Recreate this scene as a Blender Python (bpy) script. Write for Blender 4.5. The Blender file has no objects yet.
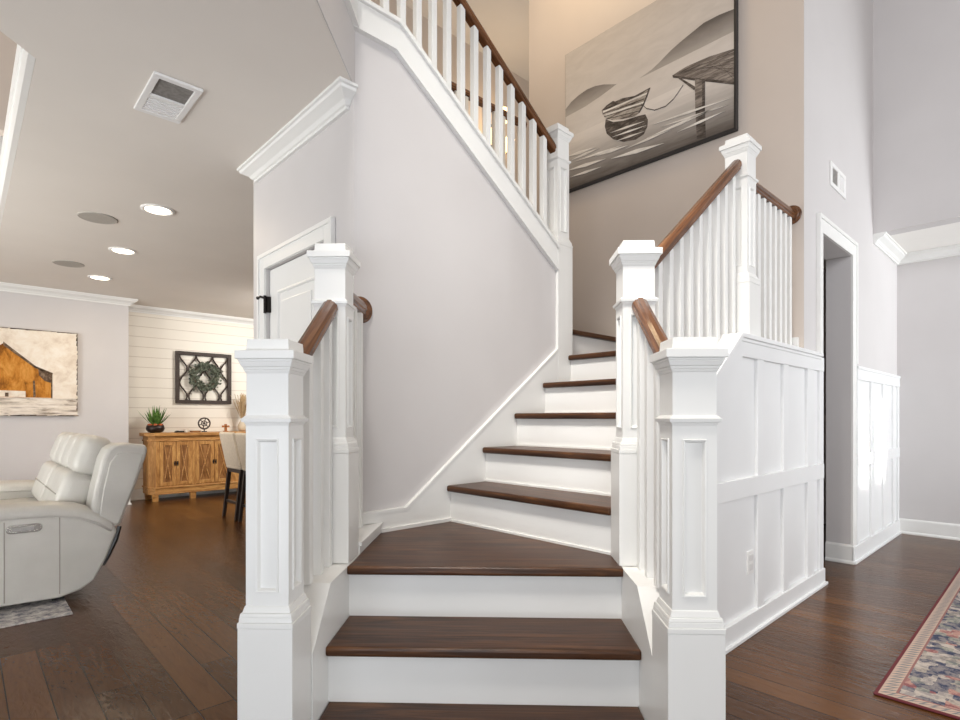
import bpy, math, random
from mathutils import Matrix, Vector
random.seed(7)
SC = bpy.context.scene
COL = SC.collection
PI = math.pi
H = 1.083                      # lens height

# ------------------------------------------------------------------ camera, light, exposure
cam = bpy.data.objects.new('camera', bpy.data.cameras.new('camera'))
COL.objects.link(cam)
cam.location = (0, 0, H)
cam.rotation_euler = (PI / 2, 0, math.radians(46.8 - 90))
cam.data.sensor_width = 36.0
cam.data.lens = 36.0 * 553 / 960
cam.data.shift_y = 58 / 960
cam.data.clip_start = 0.05
SC.camera = cam

world = bpy.data.worlds.new('world')
SC.world = world
world.use_nodes = True
wb = world.node_tree.nodes['Background']
wb.inputs[0].default_value = (1.0, 0.975, 0.94, 1)
wb.inputs[1].default_value = 0.66

SC.view_settings.view_transform = 'Standard'
SC.view_settings.look = 'None'
SC.view_settings.gamma = 1
SC.view_settings.exposure = -0.10
SC.view_settings.use_curve_mapping = False


def area(name, loc, target, sx, sy, energy, color, spread=180):
    l = bpy.data.lights.new(name, 'AREA')
    l.shape = 'RECTANGLE'
    l.size = sx
    l.size_y = sy
    l.energy = energy
    l.color = color
    l.spread = math.radians(spread)
    o = bpy.data.objects.new(name, l)
    COL.objects.link(o)
    o.location = loc
    d = Vector(target) - Vector(loc)
    o.rotation_euler = d.to_track_quat('-Z', 'Y').to_euler()
    return o


# unseen fill added behind the lens to brighten the header and alcove walls
# unseen fills added to lift the stair risers and warm the landing
area('header_wall_fill', (-1.8, -2.6, 3.6), (5.5, -1.2, 2.8), 2.0, 1.8, 46, (0.97, 1, 1.06), 75)
area('stair_riser_fill', (0.1, 0.9, 4.6), (2.25, 1.66, 0.95), 0.7, 0.7, 25, (1, 0.96, 0.9), 54)
area('landing_warm_fill', (2.9, 2.7, 5.3), (2.9, 2.7, 0), 0.6, 0.6, 21, (1, 0.76, 0.46))
# unseen uplights added low down to brighten the living room ceiling
area('entry_ceiling_fill', (-1.9, -0.9, 0.25), (0.6, 2.4, 2.565), 2.6, 1.8, 68, (0.92, 1, 1.1), 120)
area('living_ceiling_fill', (-2.9, 4.6, 0.25), (1.4, 5.9, 2.565), 2.4, 4.0, 198, (1, 1, 0.97), 120)
# the alcove's window, an added fill on the sofa's side and the tall window by the panelling
area('alcove_window_daylight', (6.05, -4.3, 0.9), (6.05, 1.0, 2.3), 0.7, 1.4, 52, (0.95, 1, 1.03), 80)
area('side_window_daylight', (3.2, -4.3, 1.9), (1.4, 1.6, 1.1), 2.2, 2.8, 58, (0.96, 1, 1.04), 150)
area('sofa_side_fill', (-1.5, -4.2, 1.4), (0.1, 4.0, 0.6), 0.8, 1.6, 2.0, (1, 0.99, 0.97), 15)
# fill added out of view behind the closet to brighten the shiplap
area('dining_fill', (3.6, 6.4, 2.3), (3.0, 7.6, 1.2), 0.5, 0.5, 50, (1, 0.97, 0.92))
# sunlight slipping through two window panes onto the far panelling
area('sun_through_left_pane', (4.4, -3.4, 2.2), (5.18, 1.1, 0.89), 0.30, 0.62, 2.2, (1.0, 0.97, 0.92), 2.0)
area('sun_through_right_pane', (4.96, -3.4, 2.2), (5.74, 1.1, 0.90), 0.31, 0.62, 2.3, (1.0, 0.97, 0.92), 2.0)


# ------------------------------------------------------------------ materials
def lin(c):
    def f(x):
        x /= 255.0
        return x / 12.92 if x <= 0.04045 else ((x + 0.055) / 1.055) ** 2.4
    return (f(c[0]), f(c[1]), f(c[2]), 1)


class NT:
    def __init__(s, name, rough=0.5, metal=0.0, spec=0.5):
        s.m = bpy.data.materials.new(name)
        s.m.use_nodes = True
        s.t = s.m.node_tree
        s.b = s.t.nodes['Principled BSDF']
        s.b.inputs['Roughness'].default_value = rough
        s.b.inputs['Metallic'].default_value = metal
        s.b.inputs['Specular IOR Level'].default_value = spec

    def n(s, typ, **kw):
        nd = s.t.nodes.new(typ)
        for k, v in kw.items():
            if k.startswith('_'):
                setattr(nd, k[1:], v)
            else:
                nd.inputs[k.replace('__', ' ')].default_value = v
        return nd

    def l(s, a, b):
        s.t.links.new(a, b)

    def coords(s, scale=(1, 1, 1), rot=(0, 0, 0), kind='Object'):
        tc = s.n('ShaderNodeTexCoord')
        mp = s.n('ShaderNodeMapping')
        mp.inputs['Scale'].default_value = scale
        mp.inputs['Rotation'].default_value = rot
        s.l(tc.outputs[kind], mp.inputs[0])
        return mp.outputs[0]

    def ramp(s, fac, stops):
        r = s.n('ShaderNodeValToRGB')
        e = r.color_ramp.elements
        while len(e) < len(stops):
            e.new(0.5)
        for i, (p, c) in enumerate(stops):
            e[i].position = p
            e[i].color = lin(c)
        s.l(fac, r.inputs[0])
        return r.outputs[0]

    def bump(s, fac, strength, dist=0.01):
        b = s.n('ShaderNodeBump', Strength=strength, Distance=dist)
        s.l(fac, b.inputs['Height'])
        s.l(b.outputs[0], s.b.inputs['Normal'])


def plain(name, c, rough=0.5, metal=0.0, var=4, scale=6, bump=0.0, bscale=200, spec=0.5):
    x = NT(name, rough, metal, spec)
    co = x.coords()
    no = x.n('ShaderNodeTexNoise', Scale=scale, Detail=3.0)
    x.l(co, no.inputs['Vector'])
    lo = tuple(max(0, k - var) for k in c)
    hi = tuple(min(255, k + var) for k in c)
    x.l(x.ramp(no.outputs[0], [(0.3, lo), (0.7, hi)]), x.b.inputs['Base Color'])
    if bump:
        n2 = x.n('ShaderNodeTexNoise', Scale=bscale, Detail=2.0)
        x.l(co, n2.inputs['Vector'])
        x.bump(n2.outputs[0], bump, 0.004)
    return x.m


def wood(name, c1, c2, c3, rough=0.35, scale=(1.5, 26, 26), bump=0.15, spec=0.5):
    """grain runs along the object's own X"""
    x = NT(name, rough, 0, spec)
    co = x.coords(scale)
    no = x.n('ShaderNodeTexNoise', Scale=1.6, Detail=7.0, Roughness=0.62, Distortion=1.2)
    x.l(co, no.inputs['Vector'])
    x.l(x.ramp(no.outputs[0], [(0.32, c1), (0.5, c2), (0.68, c3)]), x.b.inputs['Base Color'])
    x.bump(no.outputs[0], bump, 0.003)
    return x.m


def floor_mat():
    x = NT('hardwood_planks', 0.25, 0, 0.2)
    co = x.coords((1, 1, 1), (0, 0, PI / 2))
    br = x.n('ShaderNodeTexBrick', _offset=0.37, _offset_frequency=3)
    br.inputs['Scale'].default_value = 1.0
    br.inputs['Brick Width'].default_value = 1.1
    br.inputs['Row Height'].default_value = 0.128
    br.inputs['Mortar Size'].default_value = 0.0024
    br.inputs['Mortar Smooth'].default_value = 0.3
    br.inputs['Bias'].default_value = 0.0
    br.inputs['Color1'].default_value = (0, 0, 0, 1)
    br.inputs['Color2'].default_value = (1, 1, 1, 1)
    br.inputs['Mortar'].default_value = (0.5, 0.5, 0.5, 1)
    x.l(co, br.inputs['Vector'])
    co2 = x.coords((20, 2.0, 1))
    no = x.n('ShaderNodeTexNoise', Scale=1.8, Detail=6.0, Roughness=0.6, Distortion=1.5)
    x.l(co2, no.inputs['Vector'])
    mx = x.n('ShaderNodeMix', _data_type='FLOAT')
    mx.inputs[0].default_value = 0.45
    x.l(no.outputs[0], mx.inputs[2])
    x.l(br.outputs['Color'], mx.inputs[3])
    c = x.ramp(mx.outputs[0], [(0.12, (62, 37, 16)), (0.5, (87, 54, 25)), (0.88, (110, 71, 34))])
    m2 = x.n('ShaderNodeMix', _data_type='RGBA')
    x.l(br.outputs['Fac'], m2.inputs[0])
    x.l(c, m2.inputs[6])
    m2.inputs[7].default_value = lin((36, 23, 15))
    x.l(m2.outputs[2], x.b.inputs['Base Color'])
    # hand scraped surface
    co3 = x.coords((34, 11, 1))
    n3 = x.n('ShaderNodeTexNoise', Scale=1.0, Detail=3.0, Distortion=0.8)
    x.l(co3, n3.inputs['Vector'])
    ad = x.n('ShaderNodeMath', _operation='SUBTRACT')
    x.l(n3.outputs[0], ad.inputs[0])
    x.l(br.outputs['Fac'], ad.inputs[1])
    x.bump(ad.outputs[0], 0.42, 0.007)
    return x.m


def shiplap_mat():
    x = NT('shiplap_boards', 0.5)
    co = x.coords((1, 1, 1))
    sp = x.n('ShaderNodeSeparateXYZ')
    x.l(co, sp.inputs[0])
    a = x.n('ShaderNodeMath', _operation='MULTIPLY')
    a.inputs[1].default_value = 1 / 0.135
    x.l(sp.outputs[2], a.inputs[0])
    f = x.n('ShaderNodeMath', _operation='FRACT')
    x.l(a.outputs[0], f.inputs[0])
    g = x.n('ShaderNodeMath', _operation='LESS_THAN')
    g.inputs[1].default_value = 0.07
    x.l(f.outputs[0], g.inputs[0])
    m2 = x.n('ShaderNodeMix', _data_type='RGBA')
    x.l(g.outputs[0], m2.inputs[0])
    m2.inputs[6].default_value = lin((233, 226, 214))
    m2.inputs[7].default_value = lin((206, 196, 182))
    x.l(m2.outputs[2], x.b.inputs['Base Color'])
    x.bump(g.outputs[0], -0.5, 0.01)
    return x.m


def rug_mat():
    """worn oriental rug; object origin at its centre, half sizes 1.5 x 1.075"""
    x = NT('oriental_rug_pile', 0.95, 0, 0.1)
    co = x.coords()
    sp = x.n('ShaderNodeSeparateXYZ')
    x.l(co, sp.inputs[0])

    def m(op, a, b=None, c=None):
        nd = x.n('ShaderNodeMath', _operation=op)
        for i, v in enumerate((a, b, c)):
            if v is None:
                continue
            if isinstance(v, (int, float)):
                nd.inputs[i].default_value = v
            else:
                x.l(v, nd.inputs[i])
        return nd.outputs[0]
    dx = m('SUBTRACT', 1.5, m('ABSOLUTE', sp.outputs[0]))
    dy = m('SUBTRACT', 1.075, m('ABSOLUTE', sp.outputs[1]))
    d = m('MINIMUM', dx, dy)
    # field motif
    ck = x.n('ShaderNodeTexVoronoi', Scale=23.0, Randomness=0.8, _distance='CHEBYCHEV')
    x.l(co, ck.inputs['Vector'])
    sep = x.n('ShaderNodeSeparateColor')
    x.l(ck.outputs['Color'], sep.inputs[0])
    rr = x.n('ShaderNodeValToRGB')
    rr.color_ramp.interpolation = 'CONSTANT'
    e = rr.color_ramp.elements
    pal = [(0, (62, 68, 92)), (0.34, (172, 160, 146)), (0.5, (136, 140, 128)), (0.66, (196, 184, 172)), (0.84, (176, 104, 92)), (0.9, (70, 76, 100))]
    while len(e) < len(pal):
        e.new(0.5)
    for i, (p, c) in enumerate(pal):
        e[i].position = p
        e[i].color = lin(c)
    x.l(sep.outputs[0], rr.inputs[0])
    n1 = x.n('ShaderNodeTexNoise', Scale=30.0, Detail=4.0, Roughness=0.7)
    x.l(co, n1.inputs['Vector'])
    wear = x.ramp(n1.outputs[0], [(0.42, (70, 74, 96)), (0.56, (190, 178, 166))])
    fm = x.n('ShaderNodeMix', _data_type='RGBA')
    fm.inputs[0].default_value = 0.45
    x.l(rr.outputs[0], fm.inputs[6])
    x.l(wear, fm.inputs[7])
    # zigzag border
    along = m('ADD', sp.outputs[0], sp.outputs[1])
    zz = m('PINGPONG', along, 0.016)
    zb = m('LESS_THAN', m('ABSOLUTE', m('SUBTRACT', m('SUBTRACT', d, 0.040), m('MULTIPLY', m('SUBTRACT', zz, 0.008), 2.0))), 0.008)
    bm_ = x.n('ShaderNodeMix', _data_type='RGBA')
    x.l(zb, bm_.inputs[0])
    bm_.inputs[6].default_value = lin((192, 168, 152))
    bm_.inputs[7].default_value = lin((128, 128, 128))
    # assemble by distance to the edge
    a1 = x.n('ShaderNodeMix', _data_type='RGBA')
    x.l(m('LESS_THAN', d, 0.066), a1.inputs[0])
    x.l(fm.outputs[2], a1.inputs[6])
    x.l(bm_.outputs[2], a1.inputs[7])
    edge = m('LESS_THAN', m('ABSOLUTE', m('SUBTRACT', d, 0.066)), 0.004)
    a2 = x.n('ShaderNodeMix', _data_type='RGBA')
    x.l(edge, a2.inputs[0])
    x.l(a1.outputs[2], a2.inputs[6])
    a2.inputs[7].default_value = lin((150, 108, 104))
    a3 = x.n('ShaderNodeMix', _data_type='RGBA')
    x.l(m('LESS_THAN', d, 0.014), a3.inputs[0])
    x.l(a2.outputs[2], a3.inputs[6])
    a3.inputs[7].default_value = lin((108, 56, 60))
    x.l(a3.outputs[2], x.b.inputs['Base Color'])
    x.bump(n1.outputs[0], 0.3, 0.004)
    return x.m


def gradient_paint(name, c_low, c_high, z0, z1, streak=(2, 2, 9), amount=0.35):
    """artist's paint that fades from one tone to another up the canvas, with brush marks"""
    x = NT(name, 0.8, 0, 0.2)
    co = x.coords()
    sp = x.n('ShaderNodeSeparateXYZ')
    x.l(co, sp.inputs[0])
    mr = x.n('ShaderNodeMapRange')
    mr.inputs[1].default_value = z0
    mr.inputs[2].default_value = z1
    x.l(sp.outputs[2], mr.inputs[0])
    cs = x.coords(streak, (0.35, 0, 0))
    no = x.n('ShaderNodeTexNoise', Scale=2.2, Detail=6.0, Roughness=0.6, Distortion=0.6)
    x.l(cs, no.inputs['Vector'])
    mx = x.n('ShaderNodeMix', _data_type='FLOAT')
    mx.inputs[0].default_value = amount
    x.l(mr.outputs[0], mx.inputs[2])
    x.l(no.outputs[0], mx.inputs[3])
    x.l(x.ramp(mx.outputs[0], [(0.15, c_low), (0.85, c_high)]), x.b.inputs['Base Color'])
    return x.m


def blotch(name, c1, c2, c3, scale=(6, 6, 6), rough=0.85, stops=(0.35, 0.5, 0.65)):
    x = NT(name, rough, 0, 0.2)
    co = x.coords(scale)
    no = x.n('ShaderNodeTexNoise', Scale=1.5, Detail=7.0, Roughness=0.7, Distortion=0.4)
    x.l(co, no.inputs['Vector'])
    x.l(x.ramp(no.outputs[0], list(zip(stops, (c1, c2, c3)))), x.b.inputs['Base Color'])
    return x.m


def glow(name, c, strength):
    x = NT(name, 0.5)
    x.b.inputs['Base Color'].default_value = lin(c)
    x.b.inputs['Emission Color'].default_value = lin(c)
    x.b.inputs['Emission Strength'].default_value = strength
    return x.m


WALL = plain('greige_wall_paint', (204, 200, 199), 0.55, var=2, scale=2, bump=0.03, bscale=300)
CEIL = plain('ceiling_paint', (226, 219, 211), 0.7, var=2, scale=2, bump=0.04, bscale=240)
CEILW = plain('alcove_ceiling_paint', (238, 235, 230), 0.7, var=1)
TRIM = plain('white_trim_enamel', (232, 231, 228), 0.35, var=2, scale=3)
PANEL = plain('white_panelling_enamel', (232, 232, 232), 0.38, var=2, scale=3)
TREAD = wood('dark_walnut_tread', (42, 24, 14), (70, 43, 25), (100, 65, 38), 0.36, (1.2, 17, 17), bump=0.35, spec=0.25)
RAIL = wood('walnut_handrail', (64, 40, 26), (98, 62, 38), (128, 84, 52), 0.22, bump=0.1, spec=0.5)
FLOOR = floor_mat()
SHIP = shiplap_mat()
WALL_WARM = plain('warm_light_tinted_wall_paint', (209, 197, 187), 0.55, var=2, scale=2, bump=0.03, bscale=300)  # greige wall paint with the warm interior light tinted into its colour
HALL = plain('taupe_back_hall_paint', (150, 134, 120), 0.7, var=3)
METAL_W = plain('white_enamelled_metal', (232, 230, 228), 0.4, var=1)
GRILLE = plain('grey_filter_mesh', (128, 124, 120), 0.7, var=12, scale=60)
DARKM = plain('black_iron', (32, 27, 25), 0.45, 0.6, var=4)
SPK = plain('grey_speaker_cloth', (172, 166, 158), 0.8, var=3, scale=80)
LENS = glow('lit_lamp_lens', (255, 240, 214), 6)
LEATH = plain('pale_grey_leather', (193, 190, 183), 0.36, var=6, scale=5, bump=0.12, bscale=160)
LSEAM = plain('grey_leather_seam', (150, 145, 135), 0.5, var=4)
BLACKP = plain('black_plastic', (22, 21, 22), 0.4, var=3)
CHROME = plain('brushed_steel', (190, 188, 184), 0.25, 0.9, var=4)
PINE = wood('honey_pine', (150, 100, 50), (188, 136, 76), (212, 164, 100), 0.5, (3, 14, 14), 0.2)
PINEV = wood('honey_pine_upright', (150, 100, 50), (188, 136, 76), (212, 164, 100), 0.5, (14, 14, 3), 0.2)
PINED = wood('dark_pine_panel', (108, 68, 32), (146, 98, 50), (170, 122, 70), 0.55, (14, 14, 3), 0.2)
LINEN = plain('cream_linen', (226, 214, 196), 0.9, var=6, scale=40, bump=0.2, bscale=400)
ESPR = plain('espresso_wood', (36, 26, 22), 0.4, var=6, scale=20)
FRAMEW = plain('dark_brown_carved_wood', (52, 38, 30), 0.6, var=9, scale=30)
LEAFW = blotch('grey_green_wreath_leaf', (58, 62, 52), (92, 98, 84), (132, 136, 120), (20, 20, 20))
GREEN = blotch('green_succulent_leaf', (52, 84, 36), (86, 124, 56), (128, 160, 84), (12, 12, 12))
BOWL = plain('dark_bronze_bowl', (46, 36, 32), 0.4, 0.5, var=10, scale=25)
ORANGE = plain('orange_dried_fruit', (186, 92, 44), 0.6, var=20, scale=40)
RUG = rug_mat()
RUG2 = blotch('grey_patterned_rug', (112, 112, 122), (172, 168, 166), (206, 202, 198), (16, 16, 16), 0.95, (0.38, 0.5, 0.62))
PAMPAS = plain('dried_pampas', (196, 168, 128), 0.9, var=14, scale=30)
GLASSW = glow('lit_frosted_glass', (255, 214, 150), 3.5)


# ------------------------------------------------------------------ mesh builder
class MB:
    def __init__(s, M=None):
        s.v, s.f, s.mi = [], [], []
        s.M = M

    def add(s, vs, fs, M=None, mi=0):
        b = len(s.v)
        for p in vs:
            p = Vector(p)
            if M is not None:
                p = M @ p
            if s.M is not None:
                p = s.M @ p
            s.v.append(p)
        for f in fs:
            s.f.append(tuple(b + i for i in f))
            s.mi.append(mi)
        return s

    def box(s, x0, x1, y0, y1, z0, z1, M=None, mi=0):
        v = [(x0, y0, z0), (x1, y0, z0), (x1, y1, z0), (x0, y1, z0), (x0, y0, z1), (x1, y0, z1), (x1, y1, z1), (x0, y1, z1)]
        f = [(0, 3, 2, 1), (4, 5, 6, 7), (0, 1, 5, 4), (1, 2, 6, 5), (2, 3, 7, 6), (3, 0, 4, 7)]
        return s.add(v, f, M, mi)

    def frus(s, a0, b0, z0, a1, b1, z1, M=None):
        v = [(-a0, -b0, z0), (a0, -b0, z0), (a0, b0, z0), (-a0, b0, z0), (-a1, -b1, z1), (a1, -b1, z1), (a1, b1, z1), (-a1, b1, z1)]
        f = [(0, 3, 2, 1), (4, 5, 6, 7), (0, 1, 5, 4), (1, 2, 6, 5), (2, 3, 7, 6), (3, 0, 4, 7)]
        return s.add(v, f, M)

    def prism(s, poly, axis, a, b, M=None, mi=0):
        def P(p, t):
            return {'z': (p[0], p[1], t), 'y': (p[0], t, p[1]), 'x': (t, p[0], p[1])}[axis]
        n = len(poly)
        v = [P(p, a) for p in poly] + [P(p, b) for p in poly]
        f = [tuple(range(n)), tuple(range(2 * n - 1, n - 1, -1))]
        f += [(i, n + i, n + (i + 1) % n, (i + 1) % n) for i in range(n)]
        return s.add(v, f, M, mi)

    def extr(s, prof, A, B, out, up, ma=0.0, mb=0.0, M=None):
        """profile (o, h) swept from A to B; ma / mb shift the ends along the run per unit of o (mitres)"""
        A, B, out, up = Vector(A), Vector(B), Vector(out), Vector(up)
        d = (B - A).normalized()
        n = len(prof)
        v = [A + out * o + up * h + d * (ma * o) for o, h in prof] + [B + out * o + up * h + d * (mb * o) for o, h in prof]
        f = [tuple(range(n)), tuple(range(2 * n - 1, n - 1, -1))]
        f += [(i, n + i, n + (i + 1) % n, (i + 1) % n) for i in range(n)]
        return s.add(v, f, M)

    def tube(s, pts, r, n=8, M=None, closed=False):
        pts = [Vector(p) for p in pts]
        rs = r if isinstance(r, (list, tuple)) else [r] * len(pts)
        v, f = [], []
        ref = None
        for i, p in enumerate(pts):
            if closed:
                d = (pts[(i + 1) % len(pts)] - pts[i - 1]).normalized()
            else:
                d = (pts[min(i + 1, len(pts) - 1)] - pts[max(i - 1, 0)]).normalized()
            if ref is None:
                ref = Vector((0, 0, 1)) if abs(d.z) < 0.9 else Vector((1, 0, 0))
            a = d.cross(ref).normalized()
            b = a.cross(d).normalized()
            ref = b
            for k in range(n):
                t = 2 * PI * k / n
                v.append(p + (a * math.cos(t) + b * math.sin(t)) * rs[i])
        m = len(pts)
        for i in range(m if closed else m - 1):
            j = (i + 1) % m
            for k in range(n):
                f.append((i * n + k, i * n + (k + 1) % n, j * n + (k + 1) % n, j * n + k))
        if not closed:
            f.append(tuple(range(n - 1, -1, -1)))
            f.append(tuple((m - 1) * n + k for k in range(n)))
        return s.add(v, f, M)

    def lathe(s, prof, c=(0, 0, 0), n=24, M=None, mi=0):
        v, f = [], []
        for r, z in prof:
            for k in range(n):
                t = 2 * PI * k / n
                v.append((c[0] + r * math.cos(t), c[1] + r * math.sin(t), c[2] + z))
        m = len(prof)
        for i in range(m - 1):
            for k in range(n):
                f.append((i * n + k, i * n + (k + 1) % n, (i + 1) * n + (k + 1) % n, (i + 1) * n + k))
        f.append(tuple(range(n - 1, -1, -1)))
        f.append(tuple((m - 1) * n + k for k in range(n)))
        return s.add(v, f, M, mi)

    def ball(s, c, rx, ry, rz, n=14, m=8, M=None, e=1.0):
        def sg(x, p):
            return math.copysign(abs(x) ** p, x)
        v, f = [], []
        for i in range(1, m):
            ph = PI * i / m
            for k in range(n):
                t = 2 * PI * k / n
                v.append((c[0] + rx * sg(math.sin(ph), e) * sg(math.cos(t), e), c[1] + ry * sg(math.sin(ph), e) * sg(math.sin(t), e), c[2] + rz * sg(math.cos(ph), e)))
        for i in range(m - 2):
            for k in range(n):
                f.append((i * n + k, (i + 1) * n + k, (i + 1) * n + (k + 1) % n, i * n + (k + 1) % n))
        f.append(tuple(range(n)))
        f.append(tuple((m - 2) * n + k for k in range(n - 1, -1, -1)))
        return s.add(v, f, M)

    def build(s, name, mat, parent=None, frame=None, bev=0.0, seg=2, smooth=False, sub=0, kind=None):
        import bmesh
        if frame is None:
            frame = MW[parent] if parent is not None else Matrix.Identity(4)
        inv = frame.inverted()
        me = bpy.data.meshes.new(name)
        me.from_pydata([inv @ p for p in s.v], [], s.f)
        mats = mat if isinstance(mat, (list, tuple)) else [mat]
        for m_ in mats:
            me.materials.append(m_)
        if len(mats) > 1:
            for p, i in zip(me.polygons, s.mi):
                p.material_index = i
        bm = bmesh.new()
        bm.from_mesh(me)
        bmesh.ops.recalc_face_normals(bm, faces=bm.faces)
        bm.to_mesh(me)
        bm.free()
        if smooth:
            for p in me.polygons:
                p.use_smooth = True
        o = bpy.data.objects.new(name, me)
        COL.objects.link(o)
        if parent is not None:
            o.parent = parent
            o.matrix_local = MW[parent].inverted() @ frame
        else:
            o.matrix_local = frame
        MW[o] = frame
        if bev:
            b = o.modifiers.new('bevel', 'BEVEL')
            b.width = bev
            b.segments = seg
            b.limit_method = 'ANGLE'
            b.angle_limit = math.radians(35)
        if sub:
            b = o.modifiers.new('subdivision', 'SUBSURF')
            b.levels = sub
            b.render_levels = sub
        if kind:
            o['kind'] = kind
        return o


MW = {}          # world frame of every object


def tag(o, label, cat, group=None):
    o['label'] = label
    o['category'] = cat
    if group:
        o['group'] = group
    return o


def thing(name, label, cat, loc=(0, 0, 0), rotz=0.0, group=None, structure=False):
    o = bpy.data.objects.new(name, None)
    COL.objects.link(o)
    o.empty_display_size = 0.1
    M = Matrix.Translation(loc) @ Matrix.Rotation(rotz, 4, 'Z')
    o.matrix_local = M
    MW[o] = M
    tag(o, label, cat, group)
    if structure:
        o['kind'] = 'structure'
    return o


def struct(name, mb, mat, label=None, cat=None, **kw):
    o = mb.build(name, mat, kind='structure', **kw)
    if label:
        tag(o, label, cat)
    return o


def fr(loc, rotz=0.0):
    return Matrix.Translation(loc) @ Matrix.Rotation(rotz, 4, 'Z')


R45 = Matrix.Rotation(-PI / 4, 4, 'Z')       # lower flight: local x = to the right, local y = up the flight
Q = 2 ** 0.5


def sp(s, p, z=0.0):
    return Vector(((s + p) / Q, (p - s) / Q, z))


# ------------------------------------------------------------------ the room
r = 0.185
ZC = 2.565
UC = 1.285
VW = 2.194
UP = 3.773
VH = 1.113

struct('floor', MB().box(-6, 7, -5, 9, -0.1, 0), FLOOR, 'dark hand scraped hardwood plank floor', 'floor')
# wall under the top flight
struct('wall_stair', MB().prism([(UC, 0), (2.706, 0), (2.706, 2.06), (1.5, 2.89), (UC, 2.89)], 'y', VW, VW + 0.1), WALL,
       'tall grey wall beside the middle flight of stairs', 'wall')
struct('wall_closet', MB().box(UC, UC + .1, VW + .1, 2.45, 0, ZC).box(UC, UC + .1, 3.165, 3.36, 0, ZC).box(UC, UC + .1, 2.45, 3.165, 1.94, ZC), WALL,
       'grey wall around the white closet door', 'wall')
struct('wall_kitchen', MB().box(UC + .1, UP, 3.30, 3.36, 0, 2.955), WALL, 'plain wall behind the closet under the stairs', 'wall')
struct('wall_landing', MB().box(UP, UP + .12, VH + .001, 3.366, 0, 5.4), WALL_WARM, 'tall wall behind the boat painting, tinted with warm light', 'wall')
struct('wall_hall', MB().box(UP + .002, 4.10, VH, VH + .001, 0, 5.4).box(UP + .12, 4.10, VH + .001, VH + .16, 0, 5.4).box(4.10, 4.83, VH, VH + .16, 2.29, 5.4).box(4.83, 5.52, VH, VH + .16, 0, 5.4)
       .box(5.52, 6.456, VH, VH + .16, 0, 2.61), WALL, 'pale grey wall pierced by the cased opening', 'wall')
struct('wall_header', MB().box(5.52, 5.67, -4.6, VH, 2.61, 5.4), WALL, 'grey upper wall over the alcove', 'wall')
struct('wall_alcove', MB().box(6.456, 6.57, -4.6, 2.7, 0, 2.7), WALL, 'pale back wall of the alcove at the right', 'wall')
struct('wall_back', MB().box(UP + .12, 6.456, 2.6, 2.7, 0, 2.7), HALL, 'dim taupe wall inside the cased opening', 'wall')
struct('ceiling', MB().prism([(UC, VW), (UC, 3.37), (6, 3.37), (6, 8.45), (1.53, 8.45), (1.53, 8.05), (.226, 8.05), (.226, 2.916), (-.30, 2.39),
                              (-4, 2.39), (-4, -.305), (-1.2, -.307)], 'z', ZC, 2.955), CEIL, 'flat greige ceiling over the living room', 'ceiling')
struct('ceiling', MB().box(5.67, 6.456, -4.6, VH, 2.61, 2.70).box(UP + .12, 6.456, VH + .16, 2.6, 2.61, 2.70), CEILW, 'white lowered ceiling of the alcove', 'ceiling')
struct('ceiling', MB().box(-6, 7, -4.6, 8.6, 5.4, 5.5), CEIL, 'high ceiling over the stair hall', 'ceiling')
struct('wall_living', MB().prism([(-6, 0), (1.53, 0), (1.53, ZC), (.24, ZC), (.24, 5.4), (-6, 5.4)], 'y', 8.05, 8.15).box(1.43, 1.53, 8.15, 8.45, 0, ZC), WALL,
       'greige living room wall with the barn painting', 'wall')
struct('wall_shiplap', MB().box(1.43, 6, 8.45, 8.55, 0, ZC), SHIP, 'cream shiplap wall behind the sideboard', 'wall')
struct('wall_dining', MB().box(6, 6.1, 3.37, 8.55, 0, ZC), WALL, 'plain side wall of the dining room', 'wall')
struct('wall_gallery', MB().box(-.5, 7, 4.75, 4.85, 2.955, 5.4), WALL_WARM, 'wall of the upper hall, tinted with warm light', 'wall')

CROWN = [(0, 0), (.088, 0), (.088, -.012), (.078, -.016), (.074, -.028), (.060, -.036), (.036, -.050), (.024, -.066), (.016, -.070), (.016, -.084), (0, -.084)]
Zv = (0, 0, 1)
# crown on the closet wall, with a return at each end
c = MB().extr(CROWN, (UC, 2.25, ZC), (UC, 3.30, ZC), (-1, 0, 0), Zv, -1, 1)
c.extr(CROWN, (UC, 2.25, ZC), (UC + .001, 2.25, ZC), (0, -1, 0), Zv, -1, 0)
struct('trim_1', c, TRIM, 'short white crown moulding over the closet door', 'moulding')
struct('trim_2', MB().extr(CROWN, (.26, 8.05, ZC), (1.53, 8.05, ZC), (0, -1, 0), Zv, 0, 1).extr(CROWN, (1.53, 8.05, ZC), (1.53, 8.45, ZC), (1, 0, 0), Zv, -1, -1)
       .extr(CROWN, (1.53, 8.45, ZC), (6, 8.45, ZC), (0, -1, 0), Zv, 1, -1), TRIM, 'white crown moulding over the barn painting and shiplap', 'moulding')
struct('trim_3', MB().extr(CROWN, (5.52, VH, 2.61), (6.456, VH, 2.61), (0, -1, 0), Zv, 0, -1).extr(CROWN, (6.456, VH, 2.61), (6.456, -4.6, 2.61), (-1, 0, 0), Zv, 1, 0),
       TRIM, 'white crown moulding around the alcove ceiling', 'moulding')
# fascia of the opening in the living room ceiling
f = MB().box(.200, .225, 2.90, 8.05, ZC + .002, 2.90).box(.192, .225, 2.90, 8.05, 2.72, 2.75)
struct('trim_4', f, TRIM, 'white fascia around the ceiling opening at top left', 'trim')

BASE = [(0, 0), (.028, 0), (.028, .012), (.020, .022), (.016, .024), (.016, .125), (.010, .136), (0, .14)]


def base(name, runs, label):
    m = MB()
    for a, b, out, ma, mb_ in runs:
        m.extr(BASE, a, b, out, Zv, ma, mb_)
    return struct(name, m, TRIM, label, 'baseboard')


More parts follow.
